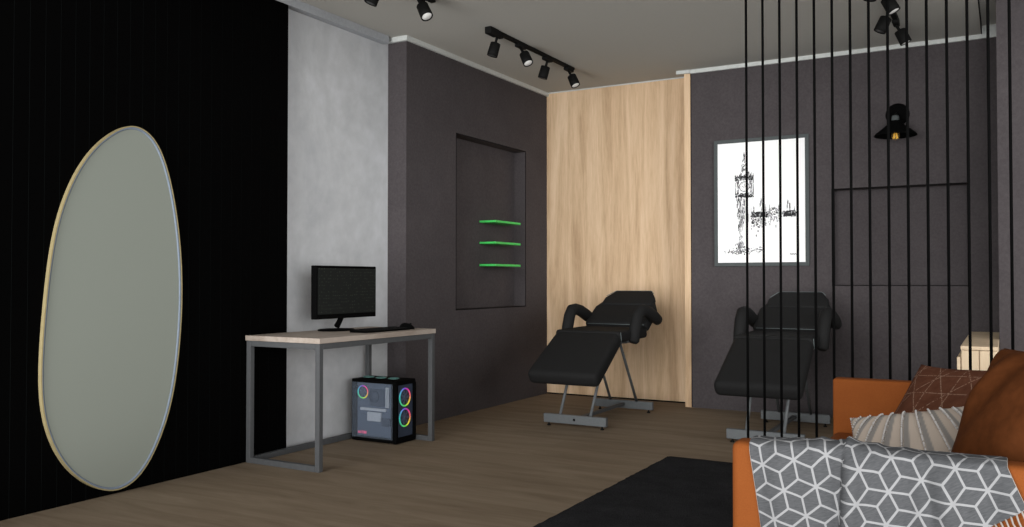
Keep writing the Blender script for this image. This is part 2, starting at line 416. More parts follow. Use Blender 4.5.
obj('keyboard_body', bm, 'black_matte', kb)
bm = BM()
for r in range(5):
    for c in range(15):
        zz = .0165 - r * .0016
        box(bm, -.058 + r * .0245, -.0375 + r * .0245, -.215 + c * .0288, -.190 + c * .0288, zz - .002, zz + .003)
o = obj('key_rows', bm, 'black_metal', kb)
mo = thing('computer_mouse', 'black rounded computer mouse at the right end of the desk', 'mouse', (-3.50, 4.74, dz + .0006))
bm = BM(); t = bmesh.new(); bmesh.ops.create_uvsphere(t, u_segments=20, v_segments=12, radius=1)
for v in t.verts:
    v.co = Vector((v.co.x * .060, v.co.y * .036, max(0, v.co.z) * .040 * (1 - .25 * v.co.x)))
for f in t.faces: f.smooth = True
join(bm, t); obj('mouse_body', bm, 'black_matte', mo)
bm = BM(); tube(bm, [(.030, -.004, .034), (.030, .004, .034)], .007, 12); obj('scroll_wheel', bm, 'black_metal', mo)

# ------------------------------------------------------------ computer tower
px0, px1, py0, py1, ph = -3.856, -3.480, 4.600, 4.818, .415
pc = thing('computer_tower', 'black computer tower with a glass side and rainbow fans under the desk', 'computer', (px0, py0, 0))
W, L = px1 - px0, py1 - py0
bm = BM(); e = .018
box(bm, .0, W - .03, 0, L, 0.006, .030, .003, 1); box(bm, 0, W - .03, 0, L, ph - .022, ph, .003, 1)      # bottom, top
box(bm, 0, .014, 0, L, .03, ph - .022); box(bm, 0, W - .03, L - .008, L, .03, ph - .022)              # rear, far side
box(bm, W - .045, W - .03, 0, .02, .03, ph - .022); box(bm, W - .045, W - .03, L - .02, L, .03, ph - .022)
for (x, yy) in ((.03, .03), (W - .08, .03), (.03, L - .03), (W - .08, L - .03)): tube(bm, [(x, yy, 0), (x, yy, .008)], .012, 10)
obj('case_body', bm, 'black_matte', pc)
bm = BM()
prism(bm, [(W - .03, .003), (W - .004, .003), (W + .002, .04), (W + .002, ph - .03), (W - .008, ph), (W - .03, ph)], 'Y', 0, .020, .002, seg=1)
prism(bm, [(W - .03, .003), (W - .004, .003), (W + .002, .04), (W + .002, ph - .03), (W - .008, ph), (W - .03, ph)], 'Y', L - .016, L, .002, seg=1)
box(bm, W - .03, W - .003, .02, L - .016, .003, .040, .002, 1); box(bm, W - .03, W - .005, .02, L - .016, ph - .03, ph, .002, 1)
obj('front_bezel', bm, 'black_matte', pc)
bm = BM(); box(bm, W - .03, W - .018, .0205, L - .0165, .0405, ph - .0305); obj('front_mesh', bm, 'pc_dark', pc)['label'] = 'blue-grey front panel behind the fans'
bm = BM(); box(bm, .0145, W - .0455, .045, L - .0085, .0305, ph - .0225); obj('inner_tray', bm, 'pc_glass', pc)['label'] = 'slate-blue inside of the case'
def fan(c, r, facing, name='case_fan', ring='ring'):
    # modelled in the local Y-Z plane looking along +X, then turned
    rz = {'X': 0, 'Y': -PI / 2}.get(facing, 0)
    f0 = BM(); lathe(f0, [(0, -.004), (r * .98, -.004), (r * .98, .001), (0, .001)], 24, Matrix.Rotation(PI / 2, 4, 'Y'))
    o = obj(name, f0, 'pc_dark', pc, loc=c)
    if facing == 'Y': o.rotation_euler = (0, 0, -PI / 2)
    if facing == 'Z': o.rotation_euler = (0, -PI / 2, 0)
    bm = BM(); tube(bm, [(.003, r * .9 * math.cos(k * PI / 16), r * .9 * math.sin(k * PI / 16)) for k in range(33)], r * .085, 6, cap=False)
    obj('light_ring', bm, ring, o)
    bm = BM()
    for k in range(7):
        a = k * 2 * PI / 7; box(bm, .001, .004, r * .2, r * .8, -.007, .007, M4=Matrix.Rotation(a, 4, 'X') @ Matrix.Rotation(.0, 4, 'Y'))
    lathe(bm, [(0, .001), (r * .22, .001), (r * .22, .006), (0, .007)], 12, Matrix.Rotation(PI / 2, 4, 'Y')); obj('fan_blades', bm, 'pc_glass', o)
    return o
fan((W - .0175, L / 2 + .002, .300), .064, 'X'); fan((W - .0175, L / 2 + .002, .165), .064, 'X')
fan((.066, .040, .325), .046, 'Y')
bm = BM(); box(bm, .125, .245, .036, .0445, .235, .350, .003, 1); lathe(bm, [(0, 0), (.040, 0), (.040, .01), (0, .012)], 20, Matrix.Translation((.165, .036, .30)) @ Matrix.Rotation(PI / 2, 4, 'X'))
obj('processor_cooler', bm, 'pc_dark', pc)
bm = BM()
for k in range(2): box(bm, .262 + k * .016, .272 + k * .016, .030, .0445, .230, .365, .001, 1)
obj('memory_sticks', bm, 'pc_light', pc)
bm = BM(); box(bm, .05, .265, .028, .0445, .204, .222, .001, 1)
for k in range(10): box(bm, .058 + k * .02, .068 + k * .02, .0265, .028, .207, .219)
obj('silver_bracket', bm, 'pc_light', pc)
bm = BM(); box(bm, .110, .225, .026, .0445, .135, .195, .002, 1)
for r in range(3):
    for c in range(6): box(bm, .118 + c * .017, .128 + c * .017, .0245, .026, .142 + r * .016, .152 + r * .016)
obj('graphics_card', bm, 'pc_light', pc)
bm = BM(); box(bm, .226, .300, .030, .0445, .108, .160, .004, 1); obj('power_cover', bm, 'pc_dark', pc)
bm = BM(); box(bm, .02, .045, .042, .0445, .045, .060); box(bm, .052, .060, .042, .0445, .045, .065); box(bm, .066, .092, .042, .0445, .045, .062); obj('led_strip', bm, 'pink_glow', pc)['label'] = 'pink lights low inside the case'
bm = BM(); box(bm, .006, W - .031, -.0035, -.0005, .028, ph - .020); obj('side_glass', bm, 'glass', pc)
for k in range(3):
    o = BM(); r = .044
    lathe(o, [(0, 0), (r, 0), (r, .003), (0, .003)], 20, Matrix.Diagonal((1, 1, 1, 1)))
    v = obj('top_vent', o, 'black_metal', pc, loc=(.06 + k * .105, L / 2, ph))
    o = BM(); tube(o, [(r * .8 * math.cos(j * PI / 12), r * .8 * math.sin(j * PI / 12), .004) for j in range(25)], .004, 6, cap=False); obj('vent_light', o, 'teal_glow', v)

# ------------------------------------------------------------ treatment chairs
def slab(bm, P, w0, w1, th, bev, chamfer=0.0):
    """padded slab from P[0] to P[1] in the Y-Z plane (top surface line), thickness th below it, width w0 to w1"""
    (ya, za), (yb, zb) = P; dv = Vector((yb - ya, zb - za)); ln = dv.length; dv.normalize(); nn = Vector((dv.y, -dv.x))
    if nn.y > 0: nn = -nn
    if chamfer: outline = [(-w0, 0), (-w0, ln * (1 - chamfer)), (-w1, ln), (w1, ln), (w0, ln * (1 - chamfer)), (w0, 0)]
    else: outline = [(-w0, 0), (-w1, ln), (w1, ln), (w0, 0)]
    t = bmesh.new(); A = [t.verts.new((x, s, 0)) for x, s in outline]; B = [t.verts.new((x, s, -th)) for x, s in outline]
    n = len(outline); t.faces.new(A); t.faces.new(B[::-1])
    for i in range(n): t.faces.new((A[i], B[i], B[(i + 1) % n], A[(i + 1) % n]))
    bmesh.ops.recalc_face_normals(t, faces=t.faces)
    bmesh.ops.bevel(t, geom=t.edges[:], offset=bev, segments=4, profile=.55, affect='EDGES', clamp_overlap=True)
    for v in t.verts:
        x, s, q = v.co; v.co = (x, ya + dv.x * s + nn.x * -q, za + dv.y * s + nn.y * -q)
    for f in t.faces: f.smooth = True
    join(bm, t)
def make_chair(label, cx):
    t = thing('treatment_chair', label, 'chair', (cx, 6.28, 0), 0, 'black reclining treatment chairs')
    Y = lambda y: y - 6.28
    bm = BM(); slab(bm, [(Y(5.545), .415), (Y(6.02), .698)], .280, .264, .115, .044); obj('foot_rest', bm, 'leather', t)
    bm = BM(); slab(bm, [(Y(6.00), .700), (Y(6.57), .706)], .268, .272, .085, .028); obj('seat', bm, 'leather', t)
    bm = BM(); slab(bm, [(Y(6.545), .735), (Y(6.97), .985)], .272, .165, .085, .028, .48); back = obj('backrest', bm, 'leather', t)
    bm = BM(); slab(bm, [(Y(6.775), .882), (Y(6.965), .994)], .225, .160, .05, .018, .5); obj('head_pad', bm, 'leather', back)
    bm = BM()
    tube(bm, [(-.212, Y(6.875), .946), (-.168, Y(6.955), .983), (-.155, Y(6.966), .988), (.155, Y(6.966), .988), (.168, Y(6.955), .983), (.19, Y(6.93), .964)], .0028, 6)
    obj('piping', bm, 'piping', back)['label'] = 'pale piping round the head end'
    bm = BM(); tube(bm, [(-.24, Y(6.545), .724), (.25, Y(6.545), .724)], .0025, 6); obj('seam', bm, 'piping', t)['label'] = 'pale seam between seat and back'
    bm = BM(); tube(bm, [(.268, Y(6.02), .69), (.27, Y(6.03), .625)], .0028, 6); obj('seam', bm, 'piping', t)['label'] = 'pale seam at the seat edge'
    for s in (-1, 1):
        a = BM()
        # upright pad, then the top pad bending back and down
        tube(a, [(s * .284, Y(6.235), .600), (s * .285, Y(6.24), .615), (s * .286, Y(6.26), .70), (s * .288, Y(6.30), .79), (s * .290, Y(6.345), .838), (s * .292, Y(6.43), .845), (s * .294, Y(6.53), .826), (s * .296, Y(6.65), .785), (s * .297, Y(6.73), .757), (s * .297, Y(6.752), .748)],
             [.030, .046, .052, .052, .050, .046, .048, .050, .044, .022], 14, rb=[.026, .042, .044, .044, .042, .040, .042, .046, .040, .020])
        arm = obj('armrest', a, 'leather', t)
        b = BM(); box(b, s * .284 - .006, s * .284 + .006, Y(6.25), Y(6.30), .625, .66); obj('arm_bracket', b, 'steel_bright', arm)
    bm = BM(); box(bm, -.17, .17, Y(6.07), Y(6.10), .585, .612); box(bm, -.17, .17, Y(6.36), Y(6.39), .585, .612)
    for s in (-1, 1): box(bm, s * .16 - .012, s * .16 + .012, Y(6.07), Y(6.50), .588, .615)
    tube(bm, [(-.20, Y(6.42), .60), (-.20, Y(6.72), .76)], .010, 8); tube(bm, [(.20, Y(6.42), .60), (.20, Y(6.72), .76)], .010, 8)
    tube(bm, [(-.20, Y(6.40), .60), (.20, Y(6.40), .60)], .010, 8)
    tube(bm, [(0, Y(6.07), .60), (0, Y(5.80), .478)], .010, 8); obj('seat_frame', bm, 'steel_bright', t)
    for s in (-1, 1):
        bm = BM(); tube(bm, [(s * .122, Y(5.800), .088), (s * .128, Y(6.09), .60)], .0115, 8); obj('leg', bm, 'steel_bright', t)
        bm = BM(); tube(bm, [(s * .115, Y(6.725), .088), (s * .112, Y(6.37), .60)], .0115, 8); obj('leg', bm, 'steel_bright', t)
    for yy in (5.797, 6.735):
        bm = BM(); box(bm, -.252, .252, Y(yy) - .018, Y(yy) + .018, .024, .090, .003, 1); b = obj('foot_bar', bm, 'steel_bright', t)
        for s in (-1, 1):
            f = BM(); lathe(f, [(0, 0), (.014, 0), (.014, .008), (.006, .012), (.006, .026), (0, .026)], 12); obj('levelling_foot', f, 'black_metal', b, loc=(s * .215, Y(yy), 0))
        if yy < 6: f = BM(); lathe(f, [(0, 0), (.010, 0), (.009, .004), (0, .005)], 12, Matrix.Rotation(PI / 2, 4, 'X')); obj('bolt', f, 'black_metal', b, loc=(0, Y(yy) - .018, .058))
    bm = BM(); box(bm, -.014, .014, Y(5.816), Y(6.716), .048, .072, .002, 1); obj('stretcher', bm, 'steel', t)
    return t
c1 = make_chair('black reclining treatment chair in front of the oak wall panel', -2.757)
c2 = dup(c1, (-1.383, 6.28, 0), 'black reclining treatment chair behind the black rods, before the dark back wall')

# ------------------------------------------------------------ track lights
def track(y0, y1, x, label, spots):
    t = thing('track_light', label, 'light', (x, y0, ZC), 0, 'black ceiling track lights')
    L = y1 - y0
    bm = BM(); box(bm, -.018, .018, 0, L, -.022, 0, .002, 1); obj('track_rail', bm, 'black_metal', t)
    bm = BM(); box(bm, -.026, .026, -.03, .09, -.050, 0, .004, 1); obj('power_feed', bm, 'black_metal', t)
    for (yy, d, on) in spots:
        h = BM(); box(h, -.020, .020, yy - .06, yy + .06, -.046, -.0225, .004, 1); tube(h, [(0, yy, -.045), (d[0] * .06, yy, -.098)], .010, 10)
        hd = obj('adapter', h, 'black_metal', t)
        D = Vector(d).normalized(); A = Vector((d[0] * .06, yy, -.098)); p = A - D * .012
        R = D.to_track_quat('Z', 'Y').to_matrix().to_4x4()
        s = BM(); lathe(s, [(0, 0), (.030, 0), (.037, .004), (.039, .07), (.039, .098), (.033, .098), (.033, .092), (0, .092)], 24, Matrix.Translation(p) @ R)
        sp = obj('spot_head', s, 'black_metal', hd)
        ln = BM(); lathe(ln, [(0, .0925), (.032, .0925), (.031, .0945), (0, .0965)], 20, Matrix.Translation(p) @ R)
        o = obj('lens', ln, 'lens' if on else 'lens_off', hd); o['label'] = 'lit white lens' if on else 'dark lens'
    return t
track(5.27, 6.63, -3.17, 'black ceiling track with four spotlights near the oak panel', [(.10, (-.25, -.12, -1), 0), (.45, (.55, -.2, -1), 1), (.89, (-.30, -.05, -1), 0), (1.28, (.50, -.1, -1), 1)])
track(3.35, 4.57, -3.17, 'black ceiling track cut off by the top edge, above the pale concrete wall', [(.02, (-.2, .1, -1), 0), (.66, (-.35, -.2, -1), 0), (1.05, (.6, -.2, -1), 1)])
track(5.00, 6.52, -.64, 'black ceiling track with spotlights seen behind the black rods', [(.35, (-.2, -.1, -1), 0), (.68, (.5, .0, -1), 1), (1.10, (-.45, -.1, -1), 0), (1.46, (.45, .1, -1), 1)])

# ------------------------------------------------------------ wall lamp
wl = thing('wall_lamp', 'black wall lamp with a flared shade and a bare amber bulb', 'lamp', (-.707, YB, 2.340))
bm = BM(); lathe(bm, [(0, 0), (.080, 0), (.084, .004), (.084, .020), (.079, .025), (0, .025)], 36, Matrix.Rotation(PI / 2, 4, 'X')); obj('wall_plate', bm, 'black_matte', wl)
bm = BM(); tube(bm, [(0, -.025, -.01), (0, -.11, -.012), (0, -.155, -.025), (0, -.165, -.05)], .010, 10); obj('bracket_arm', bm, 'black_metal', wl)
bm = BM(); lathe(bm, [(0, -.075), (.026, -.075), (.028, -.070), (.026, -.040), (.020, -.032), (0, -.030)], 20, Matrix.Translation((0, -.165, 0))); obj('lamp_socket', bm, 'frame_grey', wl)['label'] = 'grey lamp socket'
bm = BM(); lathe(bm, [(.050, -.075), (.053, -.075), (.056, -.100), (.096, -.132), (.140, -.168), (.150, -.183), (.146, -.186), (.136, -.177), (.088, -.140), (.046, -.112), (.050, -.075)], 40, Matrix.Translation((0, -.165, 0))); obj('lamp_shade', bm, 'black_matte', wl)
bm = BM(); lathe(bm, [(0, -.095), (.014, -.1), (.016, -.13), (.028, -.165), (.031, -.190), (.020, -.212), (0, -.218)], 20, Matrix.Translation((0, -.165, 0))); bulb = obj('light_bulb', bm, 'bulb', wl)
bm = BM()
for k in range(6):
    a = k * PI / 3; tube(bm, [(.006 * math.cos(a), -.165 + .006 * math.sin(a), -.155), (.017 * math.cos(a + .3), -.165 + .017 * math.sin(a + .3), -.205)], .0028, 5)
obj('filament', bm, 'filament', bulb)

# ------------------------------------------------------------ picture
random.seed(4)
pc0 = (-1.742, YB, 1.722)
pic = thing('framed_picture', 'grey-framed ink sketch of a clock tower on the dark back wall', 'picture', (pc0[0], YB, pc0[2]))
hw, hh = .384, .527; fw = .030
bm = BM()
for s in (-1, 1):
    prism(bm, [(-hw, s * hh), (hw, s * hh), (hw - fw, s * (hh - fw)), (-hw + fw, s * (hh - fw))], 'Y', -.020, -.001, .002, seg=1)
    prism(bm, [(s * hw, -hh), (s * hw, hh), (s * (hw - fw), hh - fw), (s * (hw - fw), -hh + fw)], 'Y', -.020, -.001, .002, seg=1)
obj('frame', bm, 'frame_grey', pic)
bm = BM(); box(bm, -hw + fw, hw - fw, -.012, -.002, -hh + fw, hh - fw); paper = obj('print', bm, 'paper', pic)
ink = BM(); wash = BM()
LY = [-.0124]
def q(bm_, x, z, w, h, a=0.0):
    LY[0] = -.0124 if LY[0] < -.0136 else LY[0] - .000004
    ca, sa = math.cos(a), math.sin(a)
    vs = [bm_.verts.new((x + dx * ca - dz_ * sa, LY[0], z + dx * sa + dz_ * ca)) for dx, dz_ in ((-w, -h), (w, -h), (w, h), (-w, h))]
    bm_.faces.new(vs)
# tower in metres from the picture centre
tx = -.132
def scatter(n, fx, fz, dens_ink=.6, wmax=.006, hmax=.012):
    for _ in range(n):
        x, z = fx(), fz(); b = ink if random.random() < dens_ink else wash
        q(b, x, z, random.uniform(.001, wmax), random.uniform(.002, hmax), random.gauss(0, .08))
U = random.uniform
TZ = .012
for k in range(120):                                  # spire in three steps
    z = U(.205, .385); f = (.385 - z) / .18
    w = .004 + (.010 if f > .25 else 0) + (.018 * (f - .35) / .65 if f > .35 else 0) + (.010 if .42 < f < .55 else 0) + (.022 if f > .82 else 0)
    q(ink if random.random() < .65 else wash, tx + U(-w, w), z + TZ, U(.0012, .004), U(.003, .009))
q(ink, tx, .375 + TZ, .0018, .030)
for z0_, z1_, n_, d_ in ((.185, .207, 130, .9), (.168, .185, 60, .5), (.030, .052, 130, .92), (.052, .066, 50, .5)):    # dark bands
    scatter(n_, lambda: tx + U(-.074, .074), lambda: U(z0_, z1_) + TZ, d_, .007, .006)
for x in (-.074, -.060, .060, .074):
    for k in range(12): q(ink if random.random() < .6 else wash, tx + x + U(-.003, .003), U(.05, .215) + TZ, .0018, U(.01, .022))
for a in range(30):
    t_ = a * PI / 15; q(ink if a % 3 else wash, tx + .040 * math.cos(t_), .118 + TZ + .040 * math.sin(t_), .006, .0028, t_ + PI / 2)
for a in range(12):
    t_ = a * PI / 6; q(ink, tx + .030 * math.cos(t_), .118 + TZ + .030 * math.sin(t_), .0022, .0022, t_)
q(ink, tx + .004, .128 + TZ, .0018, .015, .3); q(ink, tx - .008, .116 + TZ, .0018, .011, 1.2)
scatter(70, lambda: tx + random.choice((-1, 1)) * U(.044, .060), lambda: U(.066, .168) + TZ, .4, .004, .010)
for k in range(190):                                  # shaft, fading downwards
    f = random.random() ** 1.3; z = .03 - f * .42; w = .036 * (1 - f * .60)
    if .55 < f < .75 and random.random() < .5: continue
    q(wash if random.random() < .35 + .2 * f else ink, tx - .028 - .008 * f + U(-w, w), z, U(.0010, .0030), U(.005, .018))
for k in range(34):
    q(wash, tx + U(-.055, .075), U(-.16, .02), U(.0008, .0016), U(.02, .05))
scatter(90, lambda: tx - .05 + random.gauss(0, .040), lambda: -.405 + random.gauss(0, .011), .6, .008, .004)   # ground line
scatter(60, lambda: U(-.14, .02), lambda: -.395 + random.gauss(0, .010), .5, .007, .004)
scatter(60, lambda: tx - .035 + random.gauss(0, .022), lambda: U(-.40, -.33), .6, .005, .008)
# the long building
for x0, x1, z0, z1, d in ((-.075, .045, -.125, -.085, .95), (.185, .275, -.125, -.085, .93), (-.075, .28, -.130, -.085, .5)):
    scatter(200, lambda: U(x0, x1), lambda: U(z0, z1), d, .008, .007)
for k in range(90):
    a = U(0, PI); r = U(.6, 1); q(ink if random.random() < .5 else wash, .105 + .055 * r * math.cos(a), -.105 + .055 * r * math.sin(a), U(.001, .004), U(.002, .006))
for x, zt_ in ((-.055, -.045), (.0, .035), (.012, .02), (.04, -.01), (.075, -.03), (.15, -.04), (.215, .0), (.235, -.03), (.27, -.06)):
    for k in range(8): q(ink if k < 5 else wash, x + U(-.006, .006), U(-.10, zt_), U(.0008, .0022), U(.008, .02))
scatter(110, lambda: U(-.075, .045), lambda: -.13 - abs(random.gauss(0, .045)), .5, .006, .010)
scatter(50, lambda: U(.06, .17), lambda: -.13 - abs(random.gauss(0, .025)), .2, .003, .012)
for k in range(9): q(ink, .235 + k * .006, -.432 + .004 * math.sin(k * 2.1), .0022, .004, k)      # signature scribble
o = obj('ink_strokes', ink, 'ink', paper, recalc=False); o['label'] = 'black ink sketch of a clock tower and river buildings'; o['kind'] = 'stuff'
o = obj('ink_wash', wash, 'ink_grey', paper, recalc=False); o['label'] = 'grey ink strokes'; o['kind'] = 'stuff'

# ------------------------------------------------------------ rod screen
rods = []
def rod_label(i):
    words = ['leftmost', 'second', 'third', 'fourth', 'fifth', 'sixth', 'seventh', 'eighth']
    if i == 0: return 'leftmost of the fifteen black vertical rods behind the orange sofa'
    if i == 14: return 'rightmost of the fifteen black vertical rods behind the orange sofa'
    if i < 8: return 'black vertical rod behind the sofa, %s from the left of the row' % words[i]
    return 'black vertical rod behind the sofa, %s from the right of the row' % words[14 - i]
bm = BM(); tube(bm, [(0, 0, 0.0), (0, 0, ZC - .001)], .0062, 12); r0 = obj('screen_rod', bm, 'black_matte', None, loc=(-1.095, 4.25, 0))
for i in range(15):
    r = r0 if i == 0 else r0.copy()
    if i: COL.objects.link(r)
    r.location = (-1.095 + i * .0798, 4.25, .0005 if i < 14 else .0005); tag(r, rod_label(i), 'rod', 'black floor-to-ceiling rods behind the sofa')
    if i >= 12: r.scale = (1, 1, (ZC + .058) / ZC)

# ------------------------------------------------------------ rug
bm = BM()
nx, ny = 90, 100; x0, x1, y0, y1 = -1.812, .55, 1.6, 5.13
g = []
for j in range(ny + 1):
    row = []
    for i in range(nx + 1):
        x = x0 + (x1 - x0) * i / nx; yy = y0 + (y1 - y0) * j / ny
        ed = min(i, nx - i, j, ny - j)
        jx = random.uniform(-.004, .004) if ed == 0 else 0; jy = random.uniform(-.004, .004) if ed == 0 else 0
        row.append(bm.verts.new((x + jx, yy + jy, .001 if ed == 0 else .011 + .002 * noise.noise(Vector((x * 9, yy * 9, 0))))))
    g.append(row)
for j in range(ny):
    for i in range(nx): bm.faces.new((g[j][i], g[j][i + 1], g[j + 1][i + 1], g[j + 1][i])).smooth = True
tag(obj('rug', bm, 'rug'), 'black short-pile rug lying on the brown floor before the orange sofa', 'rug')
for r in [o for o in bpy.data.objects if o.name.startswith('screen_rod')]: r.location.z = .0005

# ------------------------------------------------------------ side cabinet
cb = thing('low_cabinet', 'pale oak low cabinet behind the rods at the right end of the back wall', 'cabinet', (-.229, 5.585, 0))
bm = BM(); box(bm, .0, .186, 0.02, 1.60, .06, .683, .002, 1); box(bm, .02, .17, .05, 1.58, 0, .06); obj('cabinet_body', bm, 'oak_pale', cb)
bm = BM(); box(bm, -.001, .187, .0, 1.605, .6835, .705, .002, 1); obj('cabinet_top', bm, 'oak_pale', cb)
for k in range(2):
    bm = BM(); box(bm, .004 + k * .091, .091 + k * .091, .001, .0195, .07, .680, .002, 1); d_ = obj('cabinet_door', bm, 'oak_pale', cb)
bm = BM(); box(bm, -.020, -.002, .005, 1.3, .05, .640, .002, 1); obj('side_panel', bm, 'oak_pale', cb)['label'] = 'lower oak side panel'

# ------------------------------------------------------------ sofa
SX, ax = -.650, .66
sofa = thing('sofa', 'orange fabric sofa with square arms at the right, half under a grey throw', 'sofa', (SX, 2.34, 0), .0105)
def sb(*a, **k):
    bm = BM(); box(bm, *a, **k); return bm
Ls = 1.95    # outer length
W_ = ax - SX
A0, A1 = .0, .090; B0, B1 = 1.69, 1.780
def sofapart(name, bm, m='orange', par=None):
    o = obj(name, bm, m, par or sofa, smooth=True)
    return o
sofapart('armrest', sb(0, W_, A0, A1, .06, .646, .020, 3)); sofapart('armrest', sb(0, W_, B0, B1, .06, .648, .012, 3))
sofapart('seat_base', sb(.012, W_ - .2, A1 + .001, B0 - .001, .06, .30, .012, 2))
sofapart('seat_cushion', sb(.004, W_ - .21, A1 + .004, B0 - .004, .301, .420, .030, 4))
sofapart('backrest', sb(W_ - .2, W_, A1 + .001, B0 - .001, .06, .80, .03, 3))
for (x, yy) in ((.06, .045), (W_ - .06, .045), (.06, B0 + .045), (W_ - .06, B0 + .045)):
    b = BM(); tube(b, [(x, yy, 0.012), (x, yy, .062)], [.018, .024], 12); obj('foot', b, 'black_metal', sofa)

# ------------------------------------------------------------ cushions
def pillow(w, h, th, n=28, pinch=.10, pw=.42, disp=None, seed=0):
    """pillow in local X (width) and Z (height), Y is thickness; returns bmesh with UVs"""
    bm = BM(); uvl = bm.loops.layers.uv.new('UVMap'); F = []; 
    for side in (-1, 1):
        g = []
        for j in range(n + 1):
            row = []
            for i in range(n + 1):
                u = -math.cos(PI * i / n) * .55 + (-1 + 2 * i / n) * .45; v = -math.cos(PI * j / n) * .55 + (-1 + 2 * j / n) * .45
                t = max(0.0, (1 - u * u) * (1 - v * v)) ** pw
                x = u * w / 2 * (1 - pinch * (1 - v * v) * abs(u) ** 3); z = v * h / 2 * (1 - pinch * (1 - u * u) * abs(v) ** 3)
                y = side * th / 2 * t
                if side < 0 or True:
                    nn = noise.noise(Vector((x * 7 + seed, z * 7, side * 3))) * .016 * t
                    y += side * nn
                if disp: y += side * disp(u, v, side) * min(1, t * 1.5)
                row.append((Vector((x, y, z)), (u * .5 + .5, v * .5 + .5)))
            g.append(row)
        vs = []
        for j in range(n + 1):
            r = []
            for i in range(n + 1):
                edge = i in (0, n) or j in (0, n)
                if side > 0 and edge: r.append(F[j][i])
                else: r.append(bm.verts.new(g[j][i][0]))
            vs.append(r)
        if side < 0: F = vs
        for j in range(n):
            for i in range(n):
                idx = ((j, i), (j, i + 1), (j + 1, i + 1), (j + 1, i))
                try: f = bm.faces.new([vs[a][b] for a, b in idx])
                except ValueError: continue
                f.smooth = True
                for l, (a, b) in zip(f.loops, idx): l[uvl].uv = g[a][b][1]
    return bm
def frame_mat(c, xdir, zhint):
    x = Vector(xdir).normalized(); z = Vector(zhint); z = (z - x * z.dot(x)).normalized(); y = z.cross(x)
    m = Matrix((x, y, z)).transposed().to_4x4(); m.translation = Vector(c); return m
def place(o, m):
    # set the soft cushion down: whatever would sink into the seat or the near arm is pressed flat against it
    o.matrix_world = m; inv = m.inverted()
    for ch in [c for c in bpy.data.objects if c.parent == o]:
        for v in ch.data.vertices:
            w_ = m @ v.co
            if w_.z < .436: w_.z = .428 + .008 * math.exp((w_.z - .436) / .03)
            if w_.y < 2.50: w_.y = 2.476 + .024 * math.exp((w_.y - 2.50) / .05)
            v.co = inv @ w_
# brown lattice pillow in the far corner
br = thing('brown_cushion', 'brown cushion with a stitched lattice leaning in the far corner of the sofa', 'cushion')
bm = pillow(.46, .44, .16, 26, .12)
for v in bm.verts: v.co.x += .34 * v.co.z
bm.normal_update(); o = obj('cushion_cover', bm, 'brown', br, True)
BRM = frame_mat((-.190, 3.70, .560), (.93, -.34, .03), (.70, .30, .86)); place(br, BRM)
# big orange back cushion
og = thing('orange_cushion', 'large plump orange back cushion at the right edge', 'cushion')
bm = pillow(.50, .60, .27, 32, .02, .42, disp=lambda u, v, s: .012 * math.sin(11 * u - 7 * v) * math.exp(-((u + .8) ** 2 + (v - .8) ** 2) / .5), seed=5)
o = obj('cushion_cover', bm, 'orange_shaded', og, True)
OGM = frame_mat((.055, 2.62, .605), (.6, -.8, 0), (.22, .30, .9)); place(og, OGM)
# beige ruffled cushion
be = thing('beige_cushion', 'beige cushion with pleats and pearl bead trim lying on the sofa seat', 'cushion')
def ridge(u, v):
    x = u * 2.8 / (1 - .5 * v) + .1; f = x - math.floor(x); return f
def bdisp(u, v, s):
    if s > 0: return 0
    f = ridge(u, v); return .016 * (1 - f) ** 2 - .004
bm = pillow(.37, .34, .13, 110, .07, .38, disp=bdisp)
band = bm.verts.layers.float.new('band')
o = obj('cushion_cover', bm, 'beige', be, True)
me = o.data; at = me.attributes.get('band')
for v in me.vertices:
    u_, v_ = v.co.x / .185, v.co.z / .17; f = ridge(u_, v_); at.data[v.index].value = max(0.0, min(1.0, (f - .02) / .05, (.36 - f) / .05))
# beads along the crest of each pleat
def pos(u, v):
    t = max(0, (1 - u * u) * (1 - v * v)) ** .38
    return Vector((u * .185 * (1 - .07 * (1 - v * v) * abs(u) ** 3), -(.065 * t + bdisp(u, v, -1) * min(1, t * 1.5)) - .003, v * .17 * (1 - .07 * (1 - u * u) * abs(v) ** 3)))
for k in range(-6, 7):
    bm = BM(); cnt = 0; last = None
    for s in range(400):
        v_ = -.95 + 1.9 * s / 399
        # u from 3.1u + v(1+.9u) = k
        u_ = (k - .1) * (1 - .5 * v_) / 2.8
        if abs(u_) > .95: continue
        P = pos(u_ , v_)
        if last is None or (P - last).length > .0085: sphere(bm, P, .0036, 6); last = P; cnt += 1
    if cnt > 3: o = obj('bead_trim', bm, 'bead', be)
    else: bm.free()
bm = BM(); last = None
for s in range(1200):
    a = s / 1200 * 4; e = int(a); f = (a - e) * 2 - 1; u_, v_ = ((f, 1), (1, -f), (-f, -1), (-1, f))[e]
    P = Vector((u_ * .185 * (1 - .07 * (1 - v_ * v_) * abs(u_) ** 3), 0, v_ * .17 * (1 - .07 * (1 - u_ * u_) * abs(v_) ** 3)))
    if last is None or (P - last).length > .0085: sphere(bm, P, .0038, 6); last = P
obj('bead_trim', bm, 'bead', be)
BEM = frame_mat((-.262, 3.00, .516), (.93, -.10, .19), (.16, .55, .80)); place(be, BEM)

